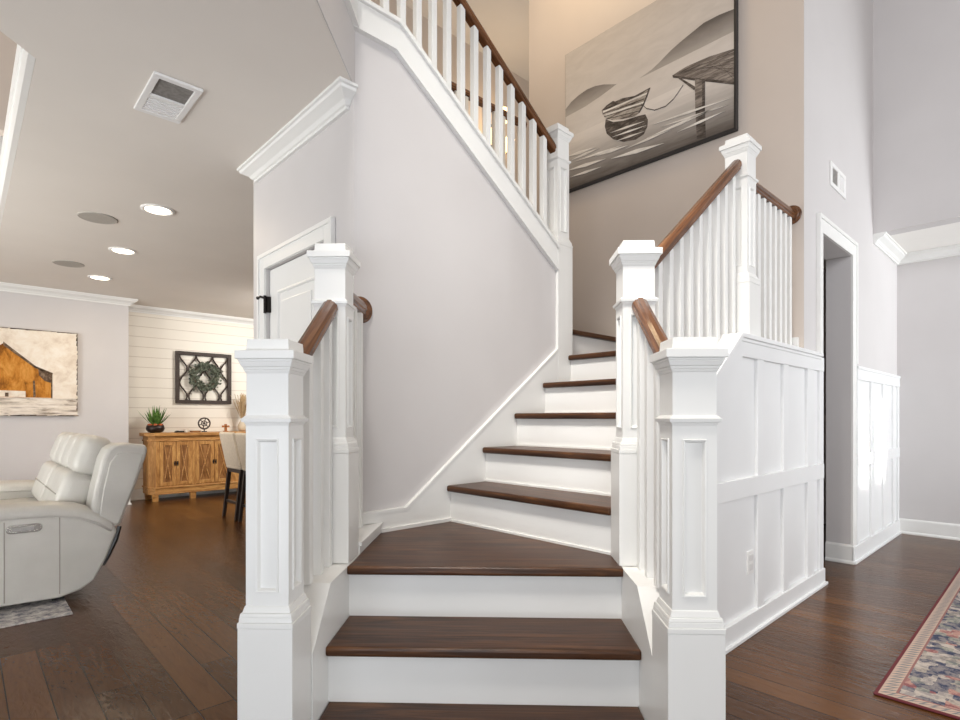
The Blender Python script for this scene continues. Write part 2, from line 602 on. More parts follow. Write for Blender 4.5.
base('baseboard_alcove', [((6.456, VH, 0), (6.456, -4.6, 0), (-1, 0, 0), 1, 0)], 'white baseboard along the alcove back wall')
base('baseboard_living', [((-6, 8.05, 0), (1.53, 8.05, 0), (0, -1, 0), 0, 1), ((1.53, 8.05, 0), (1.53, 8.45, 0), (1, 0, 0), -1, -1),
                          ((1.53, 8.45, 0), (6, 8.45, 0), (0, -1, 0), 1, 0)], 'white baseboard below the barn painting and shiplap')
base('baseboard_closet', [((UC, 2.2, 0), (UC, 2.37, 0), (-1, 0, 0), 0, 0), ((UC, 3.245, 0), (UC, 3.36, 0), (-1, 0, 0), 0, 0)], 'white baseboard on the closet wall')
base('baseboard_opening', [((4.83, VH, 0), (4.83, VH + .16, 0), (-1, 0, 0), -1, 0)], 'white baseboard wrapping the jamb of the cased opening')

# closet door under the stairs
d = thing('door_1', 'white panelled closet door behind the left newels', 'door', (UC, 2.8, 0), structure=True)
slab = MB().box(UC + .018, UC + .055, 2.455, 3.16, .01, 1.935)
for z0, z1 in ((.20, .80), (.95, 1.79)):
    y0, y1 = 2.58, 3.04
    slab.frus(.5, .5, 0, .5, .5, 0) if False else None
    for (a, b) in (((y0, z0), (y1, z0)), ((y1, z0), (y1, z1)), ((y1, z1), (y0, z1)), ((y0, z1), (y0, z0))):
        A = (UC + .018, a[0], a[1])
        B = (UC + .018, b[0], b[1])
        slab.tube([A, B], .011, 6)
    slab.box(UC + .010, UC + .020, y0 + .055, y1 - .055, z0 + .055, z1 - .055)
slab.build('door_panel', TRIM, d, bev=.003)
CAS = [(0, 0), (.016, .002), (.018, .055), (.022, .06), (.022, .08), (0, .08)]
cs = MB()
cs.box(UC - .016, UC, 2.37, 2.45, 0, 2.02).box(UC - .016, UC, 3.165, 3.245, 0, 2.02).box(UC - .016, UC, 2.45, 3.165, 1.94, 2.02)
cs.box(UC - .024, UC, 2.362, 2.385, 0, 2.028).box(UC - .024, UC, 3.23, 3.253, 0, 2.028).box(UC - .024, UC, 2.385, 3.23, 2.005, 2.028)
cs.build('door_casing', TRIM, d, bev=.003)
for z in (.25, 1.0, 1.735):
    hg = MB().tube([(UC - .012, 3.158, z - .05), (UC - .012, 3.158, z + .05)], .009, 8).box(UC - .004, UC + .02, 3.145, 3.158, z - .045, z + .045)
    if z > 1.5:
        hg.tube([(UC - .012, 3.158, z + .035), (UC - .03, 3.18, z + .045), (UC - .035, 3.20, z + .04)], .007, 6)
        hg.ball((UC - .036, 3.203, z + .04), .010, .010, .010, 8, 6)
    hg.build('hinge', DARKM, d)

# cased opening at the right
tr = MB()
tr.box(4.02, 4.10, VH - .018, VH, 1.50, 2.39).box(4.83, 4.925, VH - .018, VH, 0, 2.39).box(4.10, 4.83, VH - .018, VH, 2.29, 2.39)
tr.box(4.010, 4.030, VH - .027, VH, 1.50, 2.40).box(4.912, 4.935, VH - .027, VH, 1.49, 2.40).box(4.03, 4.912, VH - .027, VH, 2.375, 2.40)
struct('trim_5', tr, TRIM, 'white casing around the tall opening at the right', 'casing', bev=.002)

# ------------------------------------------------------------------ the staircase
st = thing('staircase', 'white and dark wood staircase that turns twice past the landing', 'staircase', sp(0, 1.7, 0), -PI / 4)
NOSE = .028
TT = .032


def tread1(s0, s1, p0, p1, z):
    MB().box(s0, s1, p0, p1, z - TT, z, R45).build('tread', TREAD, st, fr(sp((s0 + s1) / 2, (p0 + p1) / 2, z), -PI / 4), bev=.010, seg=3)


tread1(-.535, .441, 1.462, 1.75, r)
tread1(-.538, .444, 1.705, 1.99, 2 * r)
wp = [sp(-.540, 1.952), sp(.446, 1.952), sp(.448, 2.02), Vector((1.865, 1.14, 0)), Vector((1.865, VW - .02, 0)), Vector((1.395, VW - .02, 0)), sp(-.535, 2.02)]
MB().prism([(p.x, p.y) for p in wp], 'z', 3 * r - TT, 3 * r).build('tread', TREAD, st, fr(sp(0, 2.1, 3 * r), -PI / 4), bev=.010, seg=3)


def riser1(s0, s1, p, z0, z1):
    MB().box(s0, s1, p, p + .02, z0, z1, R45).build('riser', TRIM, st)


riser1(-.535, .441, 1.490, 0, r - TT)
riser1(-.535, .441, 1.735, r, 2 * r - TT)
riser1(-.535, .441, 1.980, 2 * r, 3 * r - TT)
VI = 1.246           # inner face of the right-hand curb of the middle flight
UR = [1.832 + .25 * i for i in range(5)]      # risers 4..8
for i, u in enumerate(UR):
    z = (3 + i) * r
    zt = z + r
    vr = 1.175 if i == 0 else VI
    MB().box(u, u + .02, vr, VW - .021, z, zt - TT).build('riser', TRIM, st)
    MB().box(u - .008, u, vr, VW - .021, z, z + .010).build('riser_shoe', TRIM, st)
    u1 = UR[i + 1] + .02 if i < 4 else UP
    if i < 4:
        MB().box(u - NOSE, u1, 1.200 if i == 0 else VI, VW - .021, zt - TT, zt).build('tread', TREAD, st, fr((u + .1, 1.7, zt), PI / 2), bev=.010, seg=3)
# landing board, the step up and the upper landing
MB().prism([(UR[4] - NOSE, VI), (UP, VI), (UP, 2.27), (2.86, 2.27), (2.86, VW - .021), (UR[4] - NOSE, VW - .021)], 'z', 8 * r - TT, 8 * r).build(
    'landing_board', TREAD, st, fr((3.2, 1.7, 8 * r), PI / 2), bev=.008)
MB().box(2.86, UP, 2.252, 2.27, 8 * r, 9 * r - TT).build('riser', TRIM, st)
MB().box(2.86, UP, 2.222, 3.3, 9 * r - TT, 9 * r).build('tread', TREAD, st, fr((3.2, 2.6, 9 * r), 0), bev=.008)
# top flight, climbing back over the closet
for i in range(7):
    u = 2.76 - .255 * i
    z = (9 + i) * r
    MB().box(u - .02, u, VW + .135, 3.30, z, z + r - TT).build('riser', TRIM, st)
    u1 = u - .275 if i < 6 else UC
    if i < 6:
        MB().box(u1, u + .028, VW + .135, 3.30, z + r - TT, z + r).build('tread', TREAD, st, fr((u, 2.7, z + r), PI / 2))
# side curbs of the bottom flight (to the floor)
sl = .185 / .245


def curb(s0, s1, name):
    zt = lambda p: .37 + (p - 1.71) * sl
    poly = [(1.588, 0), (2.135, 0), (2.135, 3 * r - .002), (1.76, 3 * r - .002), (1.588, .40)]
    MB().prism(poly, 'x', s0, s1, R45).build(name, TRIM, st)


curb(.441, .585, 'curb')
curb(-.688, -.535, 'curb')
# level curb from the left rear newel to the grey wall
m = MB(R45).box(-.688, -.535, 2.135, 2.53, 0, .585)
m.box(-.695, -.528, 2.135, 2.54, .585, .60)
m.build('curb', TRIM, st)
# curb under the middle flight's right balustrade and the landing's edge
zc2 = lambda u: 1.475 - .74 * (2.758 - u)
MB().prism([(1.93, .45), (UP, .45), (UP, 1.475), (2.758, 1.475), (1.93, zc2(1.93))], 'y', VH + .016, VI).build('curb', TRIM, st)
# skirt board on the grey wall
zs = lambda u: .650 + .748 * (u - 1.558)
sk = MB().prism([(1.30, .602), (1.388, .602), (1.388, 3 * r - .02), (1.95, 3 * r - .02), (2.705, 1.05), (2.705, zs(2.705)), (1.558, .650), (1.30, .650)], 'y', VW - .02, VW)
sk.prism([(1.30, .642), (1.558, .642), (2.705, zs(2.705) - .008), (2.705, zs(2.705) + .006), (1.558, .656), (1.30, .656)], 'y', VW - .023, VW)
sk.build('skirt_board', TRIM, st)
MB().prism([(1.40, 3 * r), (1.84, 3 * r), (1.84, 3 * r + .016), (1.40, 3 * r + .016)], 'y', VW - .032, VW - .018).build('riser_shoe', TRIM, st)
# outer string of the top flight with its cap
zo = lambda u: 2.827 - .679 * (u - 1.50)
sg = MB().prism([(UC - .02, 2.827), (1.50, 2.827), (2.706, zo(2.706)), (2.706, zo(2.706) + .13), (1.515, 2.95), (UC - .02, 2.95)], 'y', VW - .018, VW + .1)
sg.prism([(UC - .024, 2.822), (1.498, 2.822), (2.706, zo(2.706) - .006), (2.706, zo(2.706) + .016), (1.505, 2.846), (UC - .024, 2.846)], 'y', VW - .026, VW)
sg.build('outer_string', TRIM, st)
cp = MB().prism([(UC - .03, 2.95), (1.515, 2.95), (2.706, zo(2.706) + .13), (2.706, zo(2.706) + .155), (1.525, 2.972), (UC - .03, 2.972)], 'y', VW - .034, VW + .13)
cp.build('string_cap', TRIM, st, bev=.004)
# fascia of the upper floor on the slanted edge
dg = MB(R45)
p0 = (UC + VW) / Q
s0 = (UC - VW) / Q
struct('trim_6', MB(R45).box(s0, s0 + .018, -.9, p0 + .012, 2.829, 2.955).box(s0, s0 + .028, -.9, p0 + .018, 2.824, 2.845).box(s0 - .10, s0 + .036, -.9, p0 + .01, 2.955, 2.975), TRIM,
       'white fascia board along the slanted upper floor edge', 'trim')
struct('wall_slant', MB(R45).box(s0, s0 + .004, -.9, p0 + .002, ZC, 2.827), WALL, 'grey band under the slanted upper floor edge', 'wall')

# panelling on the outside of the stairs: one board per piece
wn = thing('trim_7', 'white board and batten panelling below the landing', 'panelling', (3.3, VH, 0), structure=True)
MB().prism([(1.80, .0), (UP + .01, 0), (UP + .01, 1.475), (2.758, 1.475), (1.80, zc2(1.80))], 'y', VH - .002, VH + .015).box(UP, 4.10, VH - .004, VH + .002, 0, 1.47).build('backing_panel', PANEL, wn)
F0 = VH - .022
MB().prism([(1.80, zc2(1.80) - .105), (1.80, zc2(1.80)), (2.758, 1.475), (4.10, 1.475), (4.10, 1.385), (2.79, 1.385)], 'y', F0, VH).build('top_rail', PANEL, wn, bev=.002)
MB().prism([(1.93, zc2(1.93)), (1.93, zc2(1.93) + .022), (2.750, 1.498), (4.03, 1.498), (4.03, 1.475), (2.758, 1.475)], 'y', F0 - .016, VI + .01).prism(
    [(1.80, zc2(1.80) - .018), (1.80, zc2(1.80)), (2.756, 1.475), (4.03, 1.475), (4.03, 1.458), (2.762, 1.458)], 'y', F0 - .007, VH).build('panel_cap', PANEL, wn, bev=.003)
MB().box(1.80, 4.10, F0, VH, .690, .785).build('middle_rail', PANEL, wn, bev=.002)
for a, b in ((1.85, 1.94), (2.46, 2.55), (2.985, 3.068), (3.365, 3.445), (3.78, 3.90), (4.02, 4.10)):
    ztop = 1.385 if a > 2.7 else zc2(a) - .10
    m = MB().box(a, b, F0 + .003, VH, .10, .690)
    m.box(a, b, F0 + .003, VH, .785, ztop)
    m.build('stile', PANEL, wn, bev=.002)
MB().box(1.80, 4.112, F0 - .004, VH, 0, .105).box(1.80, 4.122, F0 - .018, VH, 0, .018).build('bottom_rail', PANEL, wn, bev=.003)
wn = thing('trim_8', 'white board and batten panelling with sun patches beyond the opening', 'panelling', (5.7, VH, 0), structure=True)
MB().box(4.925, 6.456, VH - .004, VH, 0, 1.46).build('backing_panel', PANEL, wn)
MB().box(4.94, 6.456, F0, VH, 1.375, 1.455).build('top_rail', PANEL, wn, bev=.002)
MB().box(4.94, 6.456, F0 - .006, VH, 1.455, 1.478).build('panel_cap', PANEL, wn, bev=.003)
MB().box(4.94, 6.456, F0, VH, .715, .805).build('middle_rail', PANEL, wn, bev=.002)
for a, b in ((4.94, 5.0), (5.37, 5.45), (5.80, 5.88), (6.19, 6.27), (6.40, 6.456)):
    MB().box(a, b, F0 + .003, VH, .12, .715).box(a, b, F0 + .003, VH, .805, 1.375).build('stile', PANEL, wn, bev=.002)
MB().box(4.83, 6.456, F0 - .004, VH, 0, .125).box(4.81, 6.456, F0 - .018, VH, 0, .018).build('bottom_rail', PANEL, wn, bev=.003)


# ------------------------------------------------------------------ newel posts
def newel(label, x, y, rotz, zbot, T, half=False):
    t = thing('newel_post', label, 'newel post', (x, y, zbot), rotz, 'box newel posts of the staircase')
    M = fr((x, y, 0), rotz)
    b = .0735
    MB(M).box(-b, b, -b, b, zbot, T - .767).build('base', TRIM, t, bev=.002)
    m = MB(M)
    for a0, z0, a1, z1 in ((b + .001, T - .767, b + .001, T - .752), (b - .002, T - .752, b - .003, T - .738), (b - .003, T - .738, .068, T - .728), (.065, T - .728, .060, T - .711)):
        m.frus(a0, a0, z0, a1, a1, z1)
    m.build('base_moulding', TRIM, t, bev=.002)
    w = .0575
    z0, z1 = T - .711, T - .216
    m = MB(M)
    m.box(-w + .012, w - .012, -w + .012, w - .012, z0, z1)
    mg, mt, mb_ = .026, .05, .035
    for k in range(4):
        Rk = Matrix.Rotation(k * PI / 2, 4, 'Z')
        def ring(g, h0, h1, dep):
            return [(-w + g, -w + dep, z0 + h0), (w - g, -w + dep, z0 + h0), (w - g, -w + dep, z1 - h1), (-w + g, -w + dep, z1 - h1)]
        rings = [ring(0, 0, 0, 0), ring(mg, mb_, mt, 0), ring(mg + .002, mb_ + .002, mt + .002, -.004), ring(mg + .006, mb_ + .006, mt + .006, -.002), ring(mg + .010, mb_ + .010, mt + .010, .009)]
        v = [p for rg in rings for p in rg]
        f = []
        for i in range(4):
            for j in range(4):
                f.append((i * 4 + j, i * 4 + (j + 1) % 4, (i + 1) * 4 + (j + 1) % 4, (i + 1) * 4 + j))
        f.append((16, 17, 18, 19))
        m.add(v, f, Rk)
    m.build('shaft', TRIM, t)
    m = MB(M)
    m.frus(.0575, .0575, T - .232, .062, .062, T - .222).frus(.066, .066, T - .222, .068, .068, T - .212).frus(.066, .066, T - .212, .058, .058, T - .204)
    m.build('collar', TRIM, t, bev=.001)
    MB(M).box(-.0565, .0565, -.0565, .0565, T - .210, T - .085).build('neck', TRIM, t)
    m = MB(M)
    m.frus(.058, .058, T - .092, .062, .062, T - .084).frus(.062, .062, T - .084, .065, .065, T - .076).frus(.066, .066, T - .076, .072, .072, T - .062)
    m.frus(.072, .072, T - .062, .074, .074, T - .055).frus(.079, .079, T - .055, .079, .079, T - .032).frus(.058, .058, T - .032, .056, .056, T)
    m.build('cap', TRIM, t, bev=.002)
    return t


pl = sp(-.612, 1.51)
newel('white box newel post at the bottom left of the stairs, nearest left', pl.x, pl.y, -PI / 4, 0, 1.294)
pr_ = sp(.512, 1.51)
newel('white box newel post at the bottom right of the stairs, in front of the panelling', pr_.x, pr_.y, -PI / 4, 0, 1.294)
pl2 = sp(-.612, 2.06)
newel('white box newel post at the third step on the left, before the closet door', pl2.x, pl2.y, -PI / 4, 3 * r, 1.722)
pr2 = sp(.508, 2.06)
newel('white box newel post at the third step on the right, where the stairs turn', pr2.x, pr2.y, -PI / 4, 3 * r, 1.722)
newel('white box newel post on the landing corner above the panelling', 2.99, 1.183, 0, 1.498, 2.543)
newel('tall white box newel post at the foot of the top flight', 2.782, 2.248, 0, 7 * r, 2.935)
newel('white box newel post at the head of the top flight, cut by the upper edge', 1.30, 2.27, 0, 2.97, 4.05)

# ------------------------------------------------------------------ balustrades
RP = [(-.030, .012), (-.028, .030), (-.020, .044), (-.008, .050), (.008, .050), (.020, .044), (.028, .030), (.030, .012), (.024, .006), (.024, -.004), (.018, -.010), (-.018, -.010), (-.024, -.004), (-.024, .006)]
GB = 'balustrades of the staircase'


def hrail(t, A, B, side):
    """handrail from A to B (points on its underside axis)"""
    A, B, side = Vector(A), Vector(B), Vector(side).normalized()
    prof = [(a, h + .010) for a, h in RP]
    MB().extr(prof, A, B, side, Zv).build('handrail', RAIL, t, Matrix.Translation((A + B) / 2) @ (B - A).to_track_quat('X', 'Z').to_matrix().to_4x4(), smooth=False)


def bal(t, x, y, z0, z1, rotz=0.0, w=.0165):
    MB(fr((x, y, 0), rotz)).box(-w, w, -w, w, z0, z1).build('baluster', TRIM, t, bev=.0015)


def rosette(t, x, y, z, ax, ay):
    d = Vector((ax, ay, 0))
    q = d.to_track_quat('Z', 'Y').to_matrix().to_4x4()
    MB(Matrix.Translation((x, y, z)) @ q).lathe([(.058, 0), (.060, .006), (.056, .012), (.046, .014), (.042, .020), (.0, .021)], n=28).build('rosette', RAIL, t, smooth=False)


zc1 = lambda p: min(3 * r - .002, .40 + (p - 1.588) * .89)
for s, lab in ((.512, 'short sloping balustrade with walnut rail on the right of the bottom steps'), (-.612, 'short sloping balustrade with walnut rail on the left of the bottom steps')):
    b0 = sp(s, 1.785, .4)
    t = thing('balustrade', lab, 'balustrade', b0, -PI / 4, GB)
    zr = lambda p: 1.445 + (p - 1.985) * .70
    a, b = sp(s, 1.566, zr(1.566)), sp(s, 2.003, zr(2.003))
    hrail(t, a, b, (1, -1, 0))
    for p in (1.645, 1.755, 1.865, 1.962):
        q = sp(s, p)
        bal(t, q.x, q.y, zc1(p) - .014 if p < 1.7 else 3 * r - .003, zr(p) + .006, -PI / 4)
# level piece to the grey wall
q = sp(-.612, 2.3)
t = thing('balustrade', 'short level balustrade with walnut rail running into the grey wall', 'balustrade', (q.x, q.y, .6), -PI / 4, GB)
hrail(t, sp(-.612, 2.118, 1.545), sp(-.612, 2.458, 1.545), (1, -1, 0))
rosette(t, 1.318, VW, 1.572, 0, -1)
for p in (2.22, 2.32, 2.42):
    q = sp(-.612, p)
    bal(t, q.x, q.y, .60, 1.548, -PI / 4)
# middle flight
zr2 = lambda u: 2.365 + (u - 2.935) * .785
t = thing('balustrade', 'sloping balustrade with walnut rail on the right of the middle flight', 'balustrade', (2.4, 1.183, 1.2), 0, GB)
hrail(t, (1.885, 1.183, zr2(1.885)), (2.935, 1.183, zr2(2.935)), (0, -1, 0))
for i in range(10):
    u = 2.04 + .0925 * i
    bal(t, u, 1.183, min(zc2(u) + .02, 1.497), zr2(u) + .005)
t = thing('balustrade', 'level balustrade of the landing ending at the tall landing wall', 'balustrade', (3.4, 1.183, 1.498), 0, GB)
hrail(t, (3.045, 1.183, 2.315), (UP - .02, 1.183, 2.315), (0, -1, 0))
rosette(t, UP, 1.183, 2.345, -1, 0)
for i in range(8):
    bal(t, 3.125 + .084 * i, 1.183, 1.498, 2.32)
MB().box(3.745, UP, 1.14, 1.226, 1.498, 1.58).build('baluster_foot', TRIM, t)
# top flight
zr3 = lambda u: 2.775 + .682 * (2.70 - u)
zt3 = lambda u: zo(u) + .155 if u > 1.55 else 2.972
t = thing('balustrade', 'long sloping balustrade with dark rail on the top flight', 'balustrade', (2.0, 2.23, 2.6), 0, GB)
hrail(t, (2.735, 2.232, zr3(2.735)), (1.50, 2.232, zr3(1.50)), (0, 1, 0))
hrail(t, (1.50, 2.232, zr3(1.50)), (1.33, 2.232, zr3(1.50) + .02), (0, 1, 0))
for i in range(13):
    u = 1.472 + .0968 * i
    bal(t, u, 2.232, zt3(u) - .004, zr3(u) + .006)
# slanted upper edge
t = thing('balustrade', 'upper floor balustrade along the slanted edge, mostly above the picture', 'balustrade', sp(s0, 1.9, 2.975), -PI / 4, GB)
hrail(t, sp(s0 - .02, p0 - .1, 3.87), sp(s0 - .02, .3, 3.87), (1, -1, 0))
for i in range(18):
    q = sp(s0 - .02, p0 - .13 - .1 * i)
    bal(t, q.x, q.y, 2.975, 3.875, -PI / 4)
# gallery behind the top flight
t = thing('balustrade', 'level gallery balustrade with dark rail seen behind the top flight', 'balustrade', (2.5, 3.42, 2.955), 0, GB)
hrail(t, (1.3, 3.42, 3.74), (UP, 3.42, 3.74), (0, -1, 0))
for i in range(22):
    bal(t, 1.40 + .11 * i, 3.42, 2.955, 3.745)
# rail at the opening in the living room ceiling
t = thing('balustrade', 'white gallery railing over the ceiling opening at top left', 'balustrade', (.30, 4.5, 2.955), 0, GB)
hrail(t, (.262, 5.50, 3.55), (.262, 8.0, 3.55), (1, 0, 0))
for i in range(20):
    bal(t, .262, 5.62 + .12 * i, 2.955, 3.555)
m = MB(fr((.262, 5.45, 0))).box(-.05, .05, -.05, .05, 2.955, 3.62).frus(.05, .05, 3.62, .07, .07, 3.66).box(-.07, .07, -.07, .07, 3.66, 3.69).frus(.055, .055, 3.69, .05, .05, 3.76)
m.build('post', TRIM, t)

# ------------------------------------------------------------------ ceiling and wall fittings
t = thing('ceiling_vent', 'square white return air vent with grey filter on the ceiling', 'vent', (.70, 2.86, ZC))
m = MB()
x0, x1, y0, y1 = .600, .798, 2.67, 3.05
m.box(x0, x1, y0, y0 + .03, ZC - .012, ZC).box(x0, x1, y1 - .03, y1, ZC - .012, ZC).box(x0, x0 + .028, y0 + .03, y1 - .03, ZC - .012, ZC).box(x1 - .028, x1, y0 + .03, y1 - .03, ZC - .012, ZC)
m.box(x0 + .028, x1 - .028, 2.855, 2.875, ZC - .012, ZC)
m.build('frame', METAL_W, t, bev=.003)
MB().box(x0 + .028, x1 - .028, y0 + .03, 2.855, ZC - .004, ZC).build('filter', GRILLE, t)
m = MB().box(x0 + .028, x1 - .028, 2.875, y1 - .03, ZC - .008, ZC)
for i in range(6):
    y = 2.882 + i * .022
    m.box(x0 + .03, x1 - .03, y, y + .004, ZC - .012, ZC)
m.build('louver', METAL_W, t)
for i, (x, y, lab) in enumerate(((1.023, 4.436, 'lit round recessed ceiling light, nearest of the three'), (1.047, 5.731, 'lit round recessed ceiling light, middle of the three'),
                                 (1.071, 6.995, 'lit round recessed ceiling light, farthest of the three, near the shiplap'))):
    t = thing('ceiling_light', lab, 'ceiling light', (x, y, ZC), 0, 'recessed lights in the living room ceiling')
    MB().lathe([(.108, 0), (.108, -.005), (.094, -.010), (.082, -.006), (.082, 0)], (x, y, ZC), 32).build('trim_ring', METAL_W, t)
    MB().lathe([(.080, -.001), (.080, -.0075), (.0, -.0085)], (x, y, ZC), 32).build('lens', LENS, t)
    l = bpy.data.lights.new('lamp', 'AREA')
    l.shape = 'DISK'
    l.size = .14
    l.energy = 7
    l.color = (1.0, .80, .56)
    lo = bpy.data.objects.new('lamp', l)
    COL.objects.link(lo)
    lo.location = (x, y, ZC - .02)
for x, y, lab in ((.74, 4.92, 'round grey ceiling speaker, the nearer and larger of the two'), (.755, 6.57, 'round grey ceiling speaker, the farther of the two')):
    t = thing('ceiling_speaker', lab, 'speaker', (x, y, ZC), 0, 'speakers in the living room ceiling')
    MB().lathe([(.125, 0), (.125, -.004), (.118, -.007), (.112, -.004)], (x, y, ZC), 32).build('rim', SPK, t)
    MB().lathe([(.116, -.001), (.114, -.005), (.0, -.006)], (x, y, ZC), 32).build('grille', SPK, t)
t = thing('wall_vent', 'small white air vent high on the wall over the opening', 'vent', (4.48, VH, 2.75))
MB().box(4.30, 4.67, VH - .010, VH, 2.665, 2.695).box(4.30, 4.67, VH - .010, VH, 2.80, 2.83).box(4.30, 4.34, VH - .010, VH, 2.695, 2.80).box(4.62, 4.67, VH - .010, VH, 2.695, 2.80) \
    .box(4.47, 4.50, VH - .010, VH, 2.695, 2.80).build('frame', METAL_W, t, bev=.002)
MB().box(4.34, 4.47, VH - .003, VH, 2.695, 2.80).build('filter', GRILLE, t)
m = MB().box(4.50, 4.62, VH - .004, VH, 2.695, 2.80)
for i in range(5):
    m.box(4.505 + i * .024, 4.512 + i * .024, VH - .008, VH, 2.695, 2.80)
m.build('louver', METAL_W, t)
t = thing('wall_outlet', 'white double socket on the panelling below the landing', 'outlet', (2.925, VH, .35))
MB().box(2.888, 2.962, VH - .008, VH, .292, .408).build('plate', METAL_W, t, bev=.002)
for z in (.326, .374):
    m = MB().box(2.905, 2.945, VH - .011, VH - .008, z - .016, z + .016)
    m.build('socket', plain('socket_white', (214, 212, 210), .4, var=1), t, bev=.003)

# wall light of the upper hall
sx, sz = 4.69, 4.55
t = thing('wall_sconce', 'lit wall light with frosted shades glimpsed behind the top balusters', 'wall light', (sx, 4.75, sz))
q = Matrix.Translation((sx, 4.75, sz)) @ Matrix.Rotation(PI / 2, 4, 'X')
MB(q).lathe([(.075, 0), (.078, .012), (.06, .022), (.0, .026)], n=24).build('back_plate', DARKM, t)
for dx, dz in ((-.17, -.22), (.03, .10), (.13, -.22)):
    ar = MB().tube([(sx, 4.73, sz), (sx + dx * .5, 4.66, sz + dz * .6 - .04), (sx + dx, 4.63, sz + dz - .09), (sx + dx, 4.63, sz + dz - .05)], .011, 8).build('arm', DARKM, t)
    MB().lathe([(.028, -.05), (.058, -.03), (.072, .03), (.066, .08), (.078, .11)], (sx + dx, 4.63, sz + dz), 18).build('lamp_shade', GLASSW, ar)
l = bpy.data.lights.new('sconce_bulbs', 'POINT')
l.energy = 6
l.shadow_soft_size = .2
l.color = (1, .80, .56)
lo = bpy.data.objects.new('sconce_bulbs', l)
COL.objects.link(lo)
lo.location = (sx - .25, 4.35, 4.6)

# ------------------------------------------------------------------ boat painting
t = thing('boat_painting', 'large grey painting of a rowing boat moored at a dock, on the landing wall', 'painting', (UP, 2.217, 3.005), -PI / 2)
# local x runs to the right along the wall, local y away from the wall into the room is -y
MP = Matrix.Translation((UP, 2.917, 3.005)) @ Matrix.Rotation(-PI / 2, 4, 'Z')
CW, CH = 1.40, 1.150
m = MB(MP).box(-.004, 0, -.036, -.001, 0, CH).box(CW, CW + .012, -.045, -.001, -.012, CH + .012).box(-.004, CW, -.045, -.001, -.012, 0).box(-.004, CW, -.036, -.001, CH, CH + .004)
m.build('frame', plain('black_floater_frame', (26, 24, 26), .4, var=2), t)
P_SKY = gradient_paint('painted_pale_sky', (224, 216, 208), (184, 175, 167), .45, 1.15, (2, 2, 6), .55)
P_SKY.name = 'painted_pale_sky'
P_WATER = gradient_paint('painted_water', (98, 90, 84), (226, 218, 210), .0, .42, (1.5, 3, 14), .25)
P_HILL = gradient_paint('painted_hill', (186, 178, 170), (104, 97, 92), .60, .80, (3, 3, 8), .25)
P_BOAT = blotch('painted_boat_planks', (84, 74, 68), (152, 142, 132), (204, 196, 186), (6, 40, 40))
P_DARK = blotch('painted_dark_wash', (60, 54, 50), (90, 82, 76), (130, 120, 112), (8, 30, 30))
P_DOCK = blotch('painted_dock_boards', (86, 78, 72), (128, 118, 110), (166, 156, 146), (5, 40, 40))
P_WHITE = blotch('painted_white_streak', (212, 206, 198), (232, 226, 218), (240, 236, 230), (4, 20, 20))
m = MB(MP)
m.box(0, CW, -.040, -.002, .44, CH, mi=0).box(0, CW, -.040, -.002, 0, .44, mi=1)


def art(poly, k, mi):
    y = -.040 - .0006 * k
    m.prism(poly, 'y', y, -.0395, mi=mi)


art([(0, .624), (0, .690), (.06, .728), (.137, .752), (.22, .764), (.30, .757), (.38, .735), (.45, .705), (.50, .685), (.36, .655), (.20, .632)], 1, 2)
art([(.70, .640), (.80, .660), (.858, .682), (.954, .729), (1.02, .752), (1.076, .768), (1.194, .801), (1.30, .800), (CW, .786), (CW, .640), (1.23, .640), (1.0, .640)], 1, 2)
art([(.40, .45), (.47, .40), (.562, .375), (.691, .360), (.748, .349), (.770, .30), (.765, .25), (.735, .205), (.668, .190), (.56, .212), (.47, .265), (.41, .33), (.392, .394)], 2, 4)
hull = [(.363, .534), (.43, .548), (.52, .545), (.62, .528), (.70, .523), (.79, .530), (.765, .475), (.735, .420), (.70, .380), (.66, .368), (.55, .392), (.46, .420), (.40, .455), (.375, .495)]
art(hull, 3, 3)
art([(.363, .534), (.41, .555), (.468, .566), (.49, .552), (.55, .552), (.66, .524), (.79, .532), (.72, .512), (.60, .512), (.50, .518), (.42, .518)], 4, 4)
for a in ((.372, .505, .74, .470), (.385, .478, .73, .430), (.41, .45, .71, .395)):
    art([(a[0], a[1]), (a[2], a[3]), (a[2], a[3] - .006), (a[0], a[1] - .006)], 4, 4)
for a in ((.376, .523, .765, .505), (.40, .490, .74, .450)):
    art([(a[0], a[1]), (a[2], a[3]), (a[2], a[3] - .012), (a[0], a[1] - .014)], 5, 6)
art([(.79, .530), (.765, .475), (.735, .420), (.70, .380), (.69, .382), (.725, .425), (.755, .480), (.775, .528)], 5, 4)
art([(.964, .541), (1.02, .552), (1.076, .557), (1.232, .550), (CW, .522), (CW, .295), (1.232, .390), (1.116, .452), (1.056, .490), (.972, .526)], 3, 5)
art([(.964, .541), (1.056, .492), (1.116, .456), (1.232, .396), (CW, .301), (CW, .285), (1.232, .378), (1.116, .440), (1.05, .480), (.97, .524)], 4, 4)
for k in range(6):
    a = .45 + .012 * k
    art([(1.0 + .06 * k, .535 - .012 * k), (CW, .50 - .036 * k), (CW, .496 - .036 * k), (1.0 + .06 * k, .532 - .012 * k)], 4, 4)
art([(1.132, .444), (1.203, .396), (1.203, .205), (1.136, .221)], 5, 5)
art([(1.185, .41), (1.203, .396), (1.203, .205), (1.185, .208)], 6, 4)
art([(.995, .518), (1.026, .498), (1.136, .385), (1.128, .365)], 5, 4)
art([(1.136, .221), (1.203, .205), (1.209, .004), (1.145, .02)], 2, 4)
rope = [(.714, .444), (.759, .392), (.825, .352), (.912, .345), (.975, .372), (1.046, .440)]
for a, b in zip(rope, rope[1:]):
    art([a, b, (b[0], b[1] - .006), (a[0], a[1] - .006)], 5, 4)
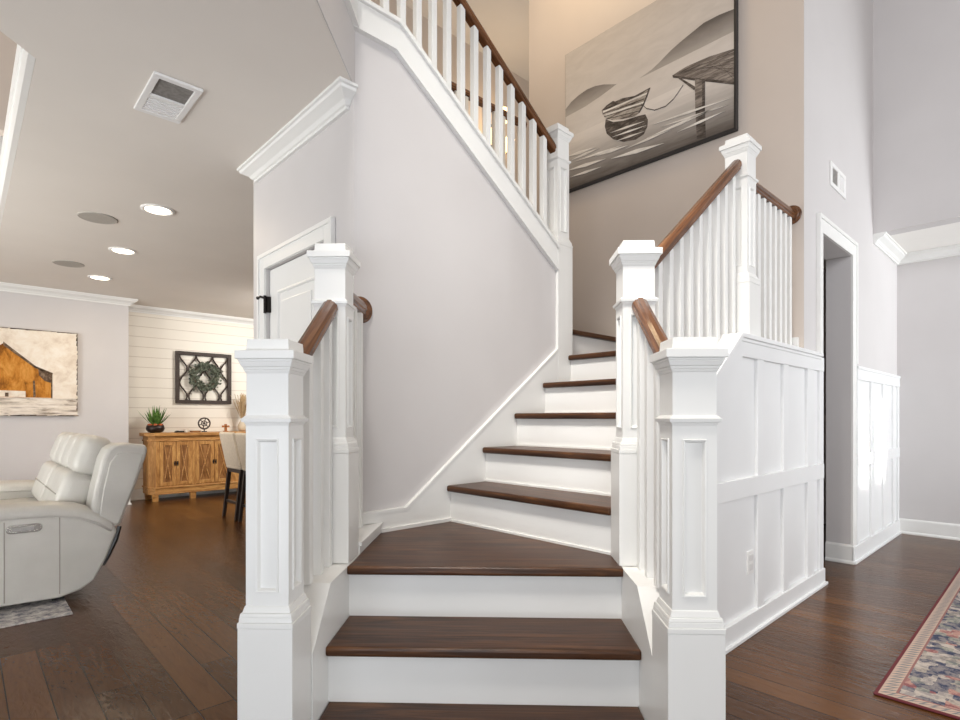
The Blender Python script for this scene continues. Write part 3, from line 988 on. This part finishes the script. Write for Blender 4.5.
streaks = [(.00, .285, .30, .262, .018), (.06, .240, .34, .243, .014), (.02, .165, .40, .135, .020), (.30, .190, .60, .170, .016), (.45, .118, .90, .078, .022), (.80, .250, 1.38, .205, .012), (.44, .325, .74, .30, .012),
           (.46, .285, .76, .262, .010), (.50, .240, .74, .225, .010), (.76, .165, 1.30, .182, .014), (.10, .215, .55, .190, .012), (.58, .150, .95, .158, .012), (1.0, .120, 1.34, .135, .012), (.05, .10, .36, .085, .014), (.88, .205, 1.36, .168, .010)]
for a, b, c_, d_, w in streaks:
    w *= 1.45
    art([(a, b), ((a + c_) / 2, (b + d_) / 2 + w * .5), (c_, d_), ((a + c_) / 2, (b + d_) / 2 - w * .5)], 7, 6)
m.build('canvas', [P_SKY, P_WATER, P_HILL, P_BOAT, P_DARK, P_DOCK, P_WHITE], t, frame=MP)

# ------------------------------------------------------------------ barn painting
t = thing('barn_painting', 'rustic painting of an orange barn on a white ground, on the living room wall', 'painting', (.26, 8.05, 1.1))
MPb = Matrix.Translation((-.48, 8.05, 1.105))
A_W = blotch('painted_cream_ground', (218, 202, 184), (234, 222, 206), (240, 232, 220), (5, 5, 5))
A_O = blotch('painted_orange_barn', (120, 72, 28), (190, 124, 48), (212, 152, 76), (9, 9, 4))
A_D = blotch('painted_dark_edge', (64, 50, 42), (104, 84, 68), (150, 130, 110), (14, 14, 14))
A_S = blotch('painted_snow', (132, 118, 104), (222, 210, 196), (238, 230, 220), (3, 3, 22))
BW, BH = 1.485, .975
m = MB(MPb).box(0, BW, -.04, -.001, 0, BH)


def art2(poly, k, mi):
    m.prism(poly, 'y', -.040 - .0006 * k, -.0395, mi=mi)


art2([(.82, .80), (1.077, .580), (1.077, .208), (.40, .208), (.40, .45)], 2, 1)
art2([(1.077, .580), (1.09, .560), (1.248, .490), (1.248, .208), (1.077, .208)], 2, 1)
art2([(.82, .82), (.84, .80), (1.10, .565), (1.255, .494), (1.25, .475), (1.09, .545), (.82, .778)], 3, 2)
art2([(1.236, .49), (1.25, .486), (1.25, .205), (1.236, .205)], 3, 2)
art2([(1.12, .545), (1.236, .488), (1.236, .38), (1.18, .40), (1.13, .46)], 3, 2)
art2([(1.075, .40), (1.092, .40), (1.10, .22), (1.078, .21)], 3, 2)
art2([(0, .208), (BW, .205), (BW, .0), (0, 0)], 1, 3)
art2([(.40, .285), (1.01, .28), (1.01, .212), (.40, .212)], 4, 0)
art2([(.835, .258), (.865, .258), (.865, .215), (.835, .215)], 5, 2)
random.seed(3)
for k in range(46):
    e = random.random()
    z = random.uniform(.05, BH - .02)
    h = random.uniform(.01, .05)
    w = random.uniform(.004, .016)
    art2([(BW - w, z), (BW, z), (BW, min(BH, z + h)), (BW - w * .4, min(BH, z + h))], 3, 2)
    x = random.uniform(.1, BW - .02)
    art2([(x, BH - w * .8), (x + h * 2, BH - w * .4), (min(BW, x + h * 2), BH), (x, BH)], 3, 2)
    art2([(x, 0), (x + h * 2, 0), (x + h * 2, w), (x, w * .5)], 3, 2)
m.build('canvas', [A_W, A_O, A_D, A_S], t, frame=MPb)

# ------------------------------------------------------------------ wall lattice and wreath
VS = 8.45
t = thing('wall_lattice', 'dark brown square wooden lattice panel hung on the shiplap', 'wall decor', (2.525, VS, 1.28))
X0, X1, Zb, Zt = 2.155, 2.895, 1.285, 2.01
m = MB().box(X0, X0 + .05, VS - .045, VS - .012, Zb + .05, Zt - .05).box(X1 - .05, X1, VS - .045, VS - .012, Zb + .05, Zt - .05).box(X0, X1, VS - .045, VS - .012, Zb, Zb + .05).box(X0, X1, VS - .045, VS - .012, Zt - .05, Zt)
m.box(X0 + .02, X1 - .02, VS - .030, VS - .001, Zt - .03, Zt - .01).box(X0 + .02, X1 - .02, VS - .030, VS - .001, Zb + .01, Zb + .03)
m.build('frame', FRAMEW, t, bev=.004)
m = MB()
cw = (X1 - X0 - .1) / 3
hh = (Zt - Zb - .1) / 2
for ci in range(3):
    xc = X0 + .05 + cw * (ci + .5)
    for sgn in (-1, 1):
        pts = []
        for k in range(41):
            tt = k / 40
            off = .5 + .5 * math.cos(2 * PI * tt / .61)
            pts.append((xc + sgn * (.010 + (cw / 2 - .012) * off), VS - .028, Zt - .05 - tt * 2 * hh))
        m.tube(pts, .0105, 6)
    for tt in (.305, .90):
        z = Zt - .05 - tt * 2 * hh
        m.box(xc - .022, xc + .022, VS - .041, VS - .015, z - .012, z + .012)
m.build('lattice', FRAMEW, t)
wr = MB()
random.seed(11)
for k in range(560):
    a = random.uniform(0, 2 * PI)
    rr_ = random.gauss(.155, .028)
    px, pz = 2.525 + rr_ * math.cos(a), 1.665 + rr_ * math.sin(a)
    py = VS - .07 + random.uniform(-.03, .025)
    L = random.uniform(.03, .055)
    w = L * .32
    th = a + PI / 2 + random.uniform(-1.0, 1.0)
    dx, dz = math.cos(th) * L, math.sin(th) * L
    nx, nz = -math.sin(th) * w, math.cos(th) * w
    ty = random.uniform(-.02, .02)
    wr.add([(px, py, pz), (px + dx * .5 + nx, py + ty, pz + dz * .5 + nz), (px + dx, py + ty, pz + dz), (px + dx * .5 - nx, py - ty, pz + dz * .5 - nz)], [(0, 1, 2, 3)])
t = thing('wreath', 'round grey green leaf wreath hanging on the dark lattice panel', 'wreath', (2.525, VS - .06, 1.665))
wr.build('leaves', LEAFW, t)
MB().tube([(2.525 + .15 * math.cos(k * PI / 12), VS - .062, 1.665 + .15 * math.sin(k * PI / 12)) for k in range(24)], .022, 6, closed=True).build('ring', plain('twig_brown', (70, 62, 48), .9), t)

# ------------------------------------------------------------------ sideboard
SX0, SX1, SY0, SY1 = 1.755, 3.06, 8.06, 8.44
t = thing('sideboard', 'honey pine sideboard with crossed door panels against the shiplap', 'sideboard', ((SX0 + SX1) / 2, 8.25, 0))
m = MB().prism([(SX0 + .015, SY1), (SX0 + .015, SY0 + .09), (SX0 + .075, SY0 + .02), (SX1 - .075, SY0 + .02), (SX1 - .015, SY0 + .09), (SX1 - .015, SY1)], 'z', .10, .85)
m.build('body', PINEV, t)
m = MB()
for z0, z1, e in ((.085, .165, .0), (.165, .185, .012), (.795, .845, .0), (.780, .797, .012)):
    m.prism([(SX0 + .012 - e, SY1), (SX0 + .012 - e, SY0 + .088), (SX0 + .073, SY0 + .012 - e), (SX1 - .073, SY0 + .012 - e), (SX1 - .012 + e, SY0 + .088), (SX1 - .012 + e, SY1)], 'z', z0, z1)
m.build('moulding', PINE, t, bev=.004)
MB().prism([(SX0 - .03, SY1), (SX0 - .03, SY0 + .08), (SX0 + .055, SY0 - .02), (SX1 - .055, SY0 - .02), (SX1 + .03, SY0 + .08), (SX1 + .03, SY1)], 'z', .845, .888).build('top', PINE, t, bev=.006)
for x in (SX0 + .085, 2.29, SX1 - .085):
    MB().frus(.030, .030, 0, .036, .036, .10, fr((x, SY0 + .06, 0))).build('leg', PINE, t)
for x in (SX0 + .06, SX1 - .06):
    MB().frus(.030, .030, 0, .036, .036, .10, fr((x, SY1 - .06, 0))).build('leg', PINE, t)
for x in (SX0 + .10, 2.29, SX1 - .10):
    MB().box(x - .022, x + .022, SY0 + .004, SY0 + .03, .185, .78).build('pilaster', PINEV, t, bev=.003)
for base_x, dw in ((SX0 + .124, (2.29 - SX0 - .10 - .054) / 2), (2.29 + .024, .235)):
    for k in range(2):
        x0 = base_x + k * (dw + .008)
        x1 = x0 + dw
        yf = SY0 + .008
        m = MB()
        sw = .045
        z0, z1 = .20, .77
        yb = SY0 + .0195
        m.box(x0, x0 + sw, yf, yb, z0, z1).box(x1 - sw, x1, yf, yb, z0, z1).box(x0 + sw, x1 - sw, yf, yb, z0, z0 + sw).box(x0 + sw, x1 - sw, yf, yb, z1 - sw, z1)
        dr = m.build('door', PINEV, t, bev=.003)
        MB().box(x0 + sw, x1 - sw, yf + .008, yb, z0 + sw, z1 - sw).build('panel', PINED, dr)
        xa, xb, xm, zm = x0 + sw + .01, x1 - sw - .01, (x0 + x1) / 2, (z0 + z1) / 2
        mm = MB()
        mm.tube([(xa, yf + .004, z0 + sw), (xb, yf + .004, z1 - sw)], .007, 6).tube([(xb, yf + .004, z0 + sw), (xa, yf + .004, z1 - sw)], .007, 6)
        mm.tube([(xm, yf + .004, z0 + sw + .04), (xm + .03, yf + .004, zm), (xm, yf + .004, z1 - sw - .04), (xm - .03, yf + .004, zm)], .005, 6, closed=True)
        mm.build('cross_moulding', PINE, dr)
        hx = x1 - .012 if k == 0 else x0 + .012
        MB().tube([(hx, yf - .012, zm - .03), (hx, yf - .012, zm + .03)], .007, 6).box(hx - .009, hx + .009, yf - .012, yf + .001, zm - .012, zm + .012).build('handle', DARKM, dr)

# things on the sideboard
ZS = .888
px, py = 1.865, 8.22
t = thing('potted_plant', 'spiky green plant in a dark round bowl on the left end of the sideboard', 'plant', (px, py, ZS))
MB().lathe([(.055, 0), (.095, .02), (.110, .055), (.100, .095), (.092, .10), (.088, .085), (.0, .08)], (px, py, ZS), 24).build('bowl', BOWL, t, smooth=True)
m = MB()
random.seed(5)
for k in range(7):
    a = k * 2 * PI / 7
    m.ball((px + .07 * math.cos(a), py + .07 * math.sin(a), ZS + .105), .025, .025, .018, 8, 6)
m.build('fruit', ORANGE, t)
m = MB()
for k in range(44):
    a = random.uniform(0, 2 * PI)
    le = random.uniform(.15, .27)
    ti = random.uniform(.1, .85)
    c0 = Vector((px + .03 * math.cos(a), py + .03 * math.sin(a), ZS + .085))
    dv = Vector((math.cos(a) * math.sin(ti), math.sin(a) * math.sin(ti), math.cos(ti)))
    sd = Vector((-math.sin(a), math.cos(a), 0)) * .016
    up = Vector((0, 0, .02))
    m1 = c0 + dv * le * .5 - up * 0
    m.add([c0 - sd * .7, c0 + sd * .7, m1 + sd, m1 - sd, c0 + dv * le + up, m1 + dv.cross(sd) * .35], [(0, 1, 5), (0, 5, 3), (1, 2, 5), (2, 4, 5), (5, 4, 3)])
m.build('leaves', GREEN, t)

t = thing('round_ornament', 'round dark openwork ornament on a small stand on the sideboard', 'ornament', (2.46, 8.2, ZS))
ox, oy, oz = 2.46, 8.2, ZS + .12
m = MB().tube([(ox + .075 * math.cos(k * PI / 12), oy, oz + .075 * math.sin(k * PI / 12)) for k in range(24)], .010, 8, closed=True)
for k in range(6):
    a = k * PI / 3 + .3
    m.tube([(ox, oy, oz), (ox + .072 * math.cos(a), oy, oz + .072 * math.sin(a))], .006, 6)
m.tube([(ox + .035 * math.cos(k * PI / 8), oy, oz + .035 * math.sin(k * PI / 8)) for k in range(16)], .006, 6, closed=True)
m.build('disc', FRAMEW, t)
MB().box(ox - .03, ox + .03, oy - .025, oy + .025, ZS, ZS + .014).tube([(ox, oy, ZS + .01), (ox, oy, ZS + .05)], .008, 8).build('stand', FRAMEW, t, bev=.002)

wx = 2.745
m = MB().box(wx - .016, wx + .016, 8.19, 8.215, ZS, ZS + .11).box(wx - .05, wx + .05, 8.19, 8.215, ZS + .062, ZS + .09).box(wx - .03, wx + .03, 8.18, 8.225, ZS, ZS + .012)
tag(m.build('wooden_cross', plain('orange_brown_wood', (168, 104, 52), .5, var=10, scale=30), frame=fr((wx, 8.2, ZS)), bev=.004), 'small brown wooden cross standing on the right of the sideboard', 'cross')
m = MB().box(2.09, 2.20, 8.16, 8.21, ZS, ZS + .022).box(2.105, 2.13, 8.165, 8.205, ZS + .022, ZS + .026)
tag(m.build('remote_control', BLACKP, frame=fr((2.14, 8.18, ZS)), bev=.004), 'small black remote control lying on the sideboard', 'remote')
m = MB().box(2.215, 2.245, 8.17, 8.20, ZS, ZS + .03)
tag(m.build('candle', plain('white_wax', (232, 226, 214), .5), frame=fr((2.23, 8.18, ZS)), bev=.006), 'small white block candle beside the black remote', 'candle')
m = MB().box(2.28, 2.40, 8.15, 8.22, ZS, ZS + .02).box(2.275, 2.405, 8.145, 8.225, ZS + .016, ZS + .022)
tag(m.build('wooden_tray', PINED, frame=fr((2.34, 8.18, ZS)), bev=.003), 'low brown wooden tray left of the round ornament', 'tray')
vx, vy = 3.005, 8.28
t = thing('pampas_vase', 'vase of dried pampas grass at the right end of the sideboard', 'vase', (vx, vy, ZS))
MB().lathe([(.035, 0), (.06, .03), (.065, .09), (.03, .15), (.034, .17), (.028, .168), (.0, .12)], (vx, vy, ZS), 20).build('vase', plain('cream_ceramic', (206, 190, 166), .4), t, smooth=True)
m = MB()
random.seed(9)
for k in range(170):
    a = random.uniform(0, 2 * PI)
    ti = random.uniform(.02, .42)
    le = random.uniform(.22, .44)
    c0 = Vector((vx, vy, ZS + .13))
    e = c0 + Vector((math.cos(a) * math.sin(ti), math.sin(a) * math.sin(ti), math.cos(ti))) * le
    sd = Vector((-math.sin(a), math.cos(a), 0)) * .004
    m.add([c0, c0 + sd * .5, e + sd, e - sd], [(0, 1, 2, 3)])
m.build('grass', PAMPAS, t)


# ------------------------------------------------------------------ bar stools
def stool(x, y, label):
    t = thing('bar_stool', label, 'bar stool', (x, y, 0), 0, 'cream bar stools by the dining side')
    M = fr((x, y, 0))
    # back at low x, leaning outward; seat towards +x
    prof = [(.00, .56), (.05, .56), (-.03, .92), (-.05, .935), (-.075, .92)]
    MB(M).prism(prof, 'y', -.205, .205).build('backrest', LINEN, t, bev=.018, seg=3)
    MB(M).box(.0, .42, -.205, .205, .53, .62).build('seat', LINEN, t, bev=.02, seg=3)
    MB(M).box(.02, .40, -.19, .19, .49, .53).build('seat_frame', ESPR, t)
    for sx, sy in ((.035, -.185), (.035, .185), (.385, -.185), (.385, .185)):
        ox = -.06 if sx < .1 else .03
        MB(M).prism([(sx - .02, .52), (sx + .02, .52), (sx + ox + .014, 0), (sx + ox - .014, 0)], 'y', sy - .018, sy + .018).build('leg', ESPR, t)
    MB(M).box(-.01, .02, -.18, .18, .16, .185).box(.39, .42, -.18, .18, .20, .225).build('stretcher', ESPR, t)


stool(2.15, 6.22, 'cream upholstered stool with dark legs in front of the sideboard, fully in view')
stool(2.15, 5.74, 'cream upholstered stool half hidden by the bottom left newel')


# ------------------------------------------------------------------ sofa
t = thing('reclining_sofa', 'pale grey leather reclining sofa at the left edge', 'sofa', (.3, 4.9, 0))
Y0s, Y1s = 4.02, 5.74
side = [(-.22, .05), (.42, .035), (.52, .06), (.585, .105), (.645, .22), (.705, .385), (.69, .42), (.62, .475), (.52, .525), (.40, .545), (.2, .548), (-.22, .55)]
for y0, y1, in ((Y0s, Y0s + .20), (Y1s - .20, Y1s)):
    a = MB().prism(side, 'y', y0, y1).build('arm', LEATH, t, bev=.014, seg=3)
    top = [(-.24, .545, 0), (.2, .555, 0), (.38, .55, 0), (.50, .53, 0), (.60, .485, 0), (.68, .425, 0)]
    mm = MB()
    yc = (y0 + y1) / 2
    rings = []
    for k in range(len(top)):
        pass
    prof = [(-.112, -.035), (-.112, .005), (-.09, .030), (-.04, .042), (.04, .042), (.09, .030), (.112, .005), (.112, -.035)]
    v, f = [], []
    for (x, z, _) in top:
        for a_, h_ in prof:
            v.append((x, yc + a_, z + h_))
    n = len(prof)
    for i in range(len(top) - 1):
        for k in range(n):
            f.append((i * n + k, i * n + (k + 1) % n, (i + 1) * n + (k + 1) % n, (i + 1) * n + k))
    f.append(tuple(range(n)))
    f.append(tuple((len(top) - 1) * n + k for k in range(n - 1, -1, -1)))
    mm.add(v, f)
    mm.build('pad', LEATH, a, smooth=True, bev=.008)
    if y0 == Y0s:
        MB().tube([(-.2, Y0s - .001, .520), (.25, Y0s - .001, .522), (.40, Y0s - .001, .515), (.50, Y0s - .001, .495), (.60, Y0s - .001, .445), (.672, Y0s - .001, .392)], .006, 6).build('piping', LEATH, a, smooth=True)
        for xs in (.175, .42):
            MB().tube([(xs, Y0s + .001, .06), (xs, Y0s + .001, .505)], .0035, 6).build('seam', LSEAM, a)
        pz = .462
        MB().prism([(.205 + .024 * math.cos(k * PI / 8 + PI / 2), pz + .024 * math.sin(k * PI / 8 + PI / 2)) for k in range(9)] +
                   [(.315 + .024 * math.cos(k * PI / 8 - PI / 2), pz + .024 * math.sin(k * PI / 8 - PI / 2)) for k in range(9)], 'y', Y0s - .010, Y0s + .002).build('control_panel', CHROME, a, bev=.003)
        MB().box(.205, .305, Y0s - .013, Y0s - .009, pz - .011, pz + .011).build('control_button', plain('grey_button', (150, 148, 144), .4), a, bev=.003)
# seats, front
MB().box(-.22, .50, Y0s + .20, Y1s - .20, .08, .30).build('base', LEATH, t, bev=.01)
mid = (Y0s + Y1s) / 2
for y0, y1 in ((Y0s + .20, mid - .004), (mid + .004, Y1s - .20)):
    MB().box(-.26, .48, y0, y1, .28, .47).build('seat_cushion', LEATH, t, bev=.05, seg=4, smooth=True)
    # back cushion in two rolls, leaning back
    def lean(z):
        return .47 + (z - .47) * .30
    M2 = Matrix.Translation((.475, 0, .45)) @ Matrix.Rotation(math.radians(19), 4, 'Y')
    b1 = MB(M2).box(-.10, .10, y0 + .01, y1 - .01, .0, .30)
    b1.build('back_cushion', LEATH, t, bev=.06, seg=4, smooth=True)
    ym = (y0 + y1) / 2
    MB(M2).tube([(-.099, y0 + .05, .14), (-.104, y1 - .05, .14)], .004, 6).build('seam', LSEAM, t)
    MB(M2).box(-.085, .10, y0 + .005, ym, .285, .545).build('headrest', LEATH, t, bev=.07, seg=4, smooth=True)
    MB(M2).box(-.085, .10, ym, y1 - .005, .285, .545).build('headrest', LEATH, t, bev=.07, seg=4, smooth=True)
# back shell with its near wing
wing = [(.56, .475), (.59, .66), (.625, .83), (.65, .89), (.69, .922), (.76, .925), (.855, .912), (.875, .895), (.865, .84), (.80, .64), (.725, .425), (.70, .405), (.64, .44)]
for y0, y1 in ((Y0s + .005, Y0s + .215), (Y1s - .215, Y1s - .005)):
    w = MB().prism(wing, 'y', y0, y1).build('back_wing', LEATH, t, bev=.03, seg=4, smooth=False)
    if y0 < 4.5:
        inner = [(.61, .475), (.635, .66), (.667, .81), (.70, .860), (.74, .868), (.845, .855), (.785, .64), (.71, .43), (.66, .445)]
        MB().prism(inner, 'y', y0 - .007, y0 + .01).build('wing_panel', LEATH, w, bev=.006, seg=3)
MB().prism([(.60, .44), (.66, .85), (.69, .90), (.80, .905), (.86, .89), (.852, .84), (.78, .64), (.71, .42)], 'y', Y0s + .21, Y1s - .21).build('back_shell', LEATH, t, bev=.02, seg=3)
# black reclining bracket
m = MB().tube([(.722, Y0s + .03, .41), (.70, Y0s + .03, .33), (.665, Y0s + .03, .245), (.64, Y0s + .03, .18)], [.012, .016, .014, .006], 8)
m.build('bracket', BLACKP, t)
for x, y in ((-.1, Y0s + .1), (.42, Y0s + .1), (-.1, Y1s - .1), (.42, Y1s - .1)):
    MB().box(x - .03, x + .03, y - .03, y + .03, .0095, .06).build('foot', BLACKP, t)

m = MB().box(-2.0, .45, 3.76, 6.6, .001, .009)
tag(m.build('living_room_rug', RUG2, frame=fr((-.7, 5.1, 0))), 'pale grey patterned rug under the sofa', 'rug')

# ------------------------------------------------------------------ oriental rug
fm = fr((4.108, -.542, 0), math.radians(.3))
m = MB(fm).box(-1.5, 1.5, -1.075, 1.075, .001, .009)
tag(m.build('oriental_rug', RUG, frame=fm, bev=.004), 'worn red and navy oriental rug at the bottom right corner', 'rug')
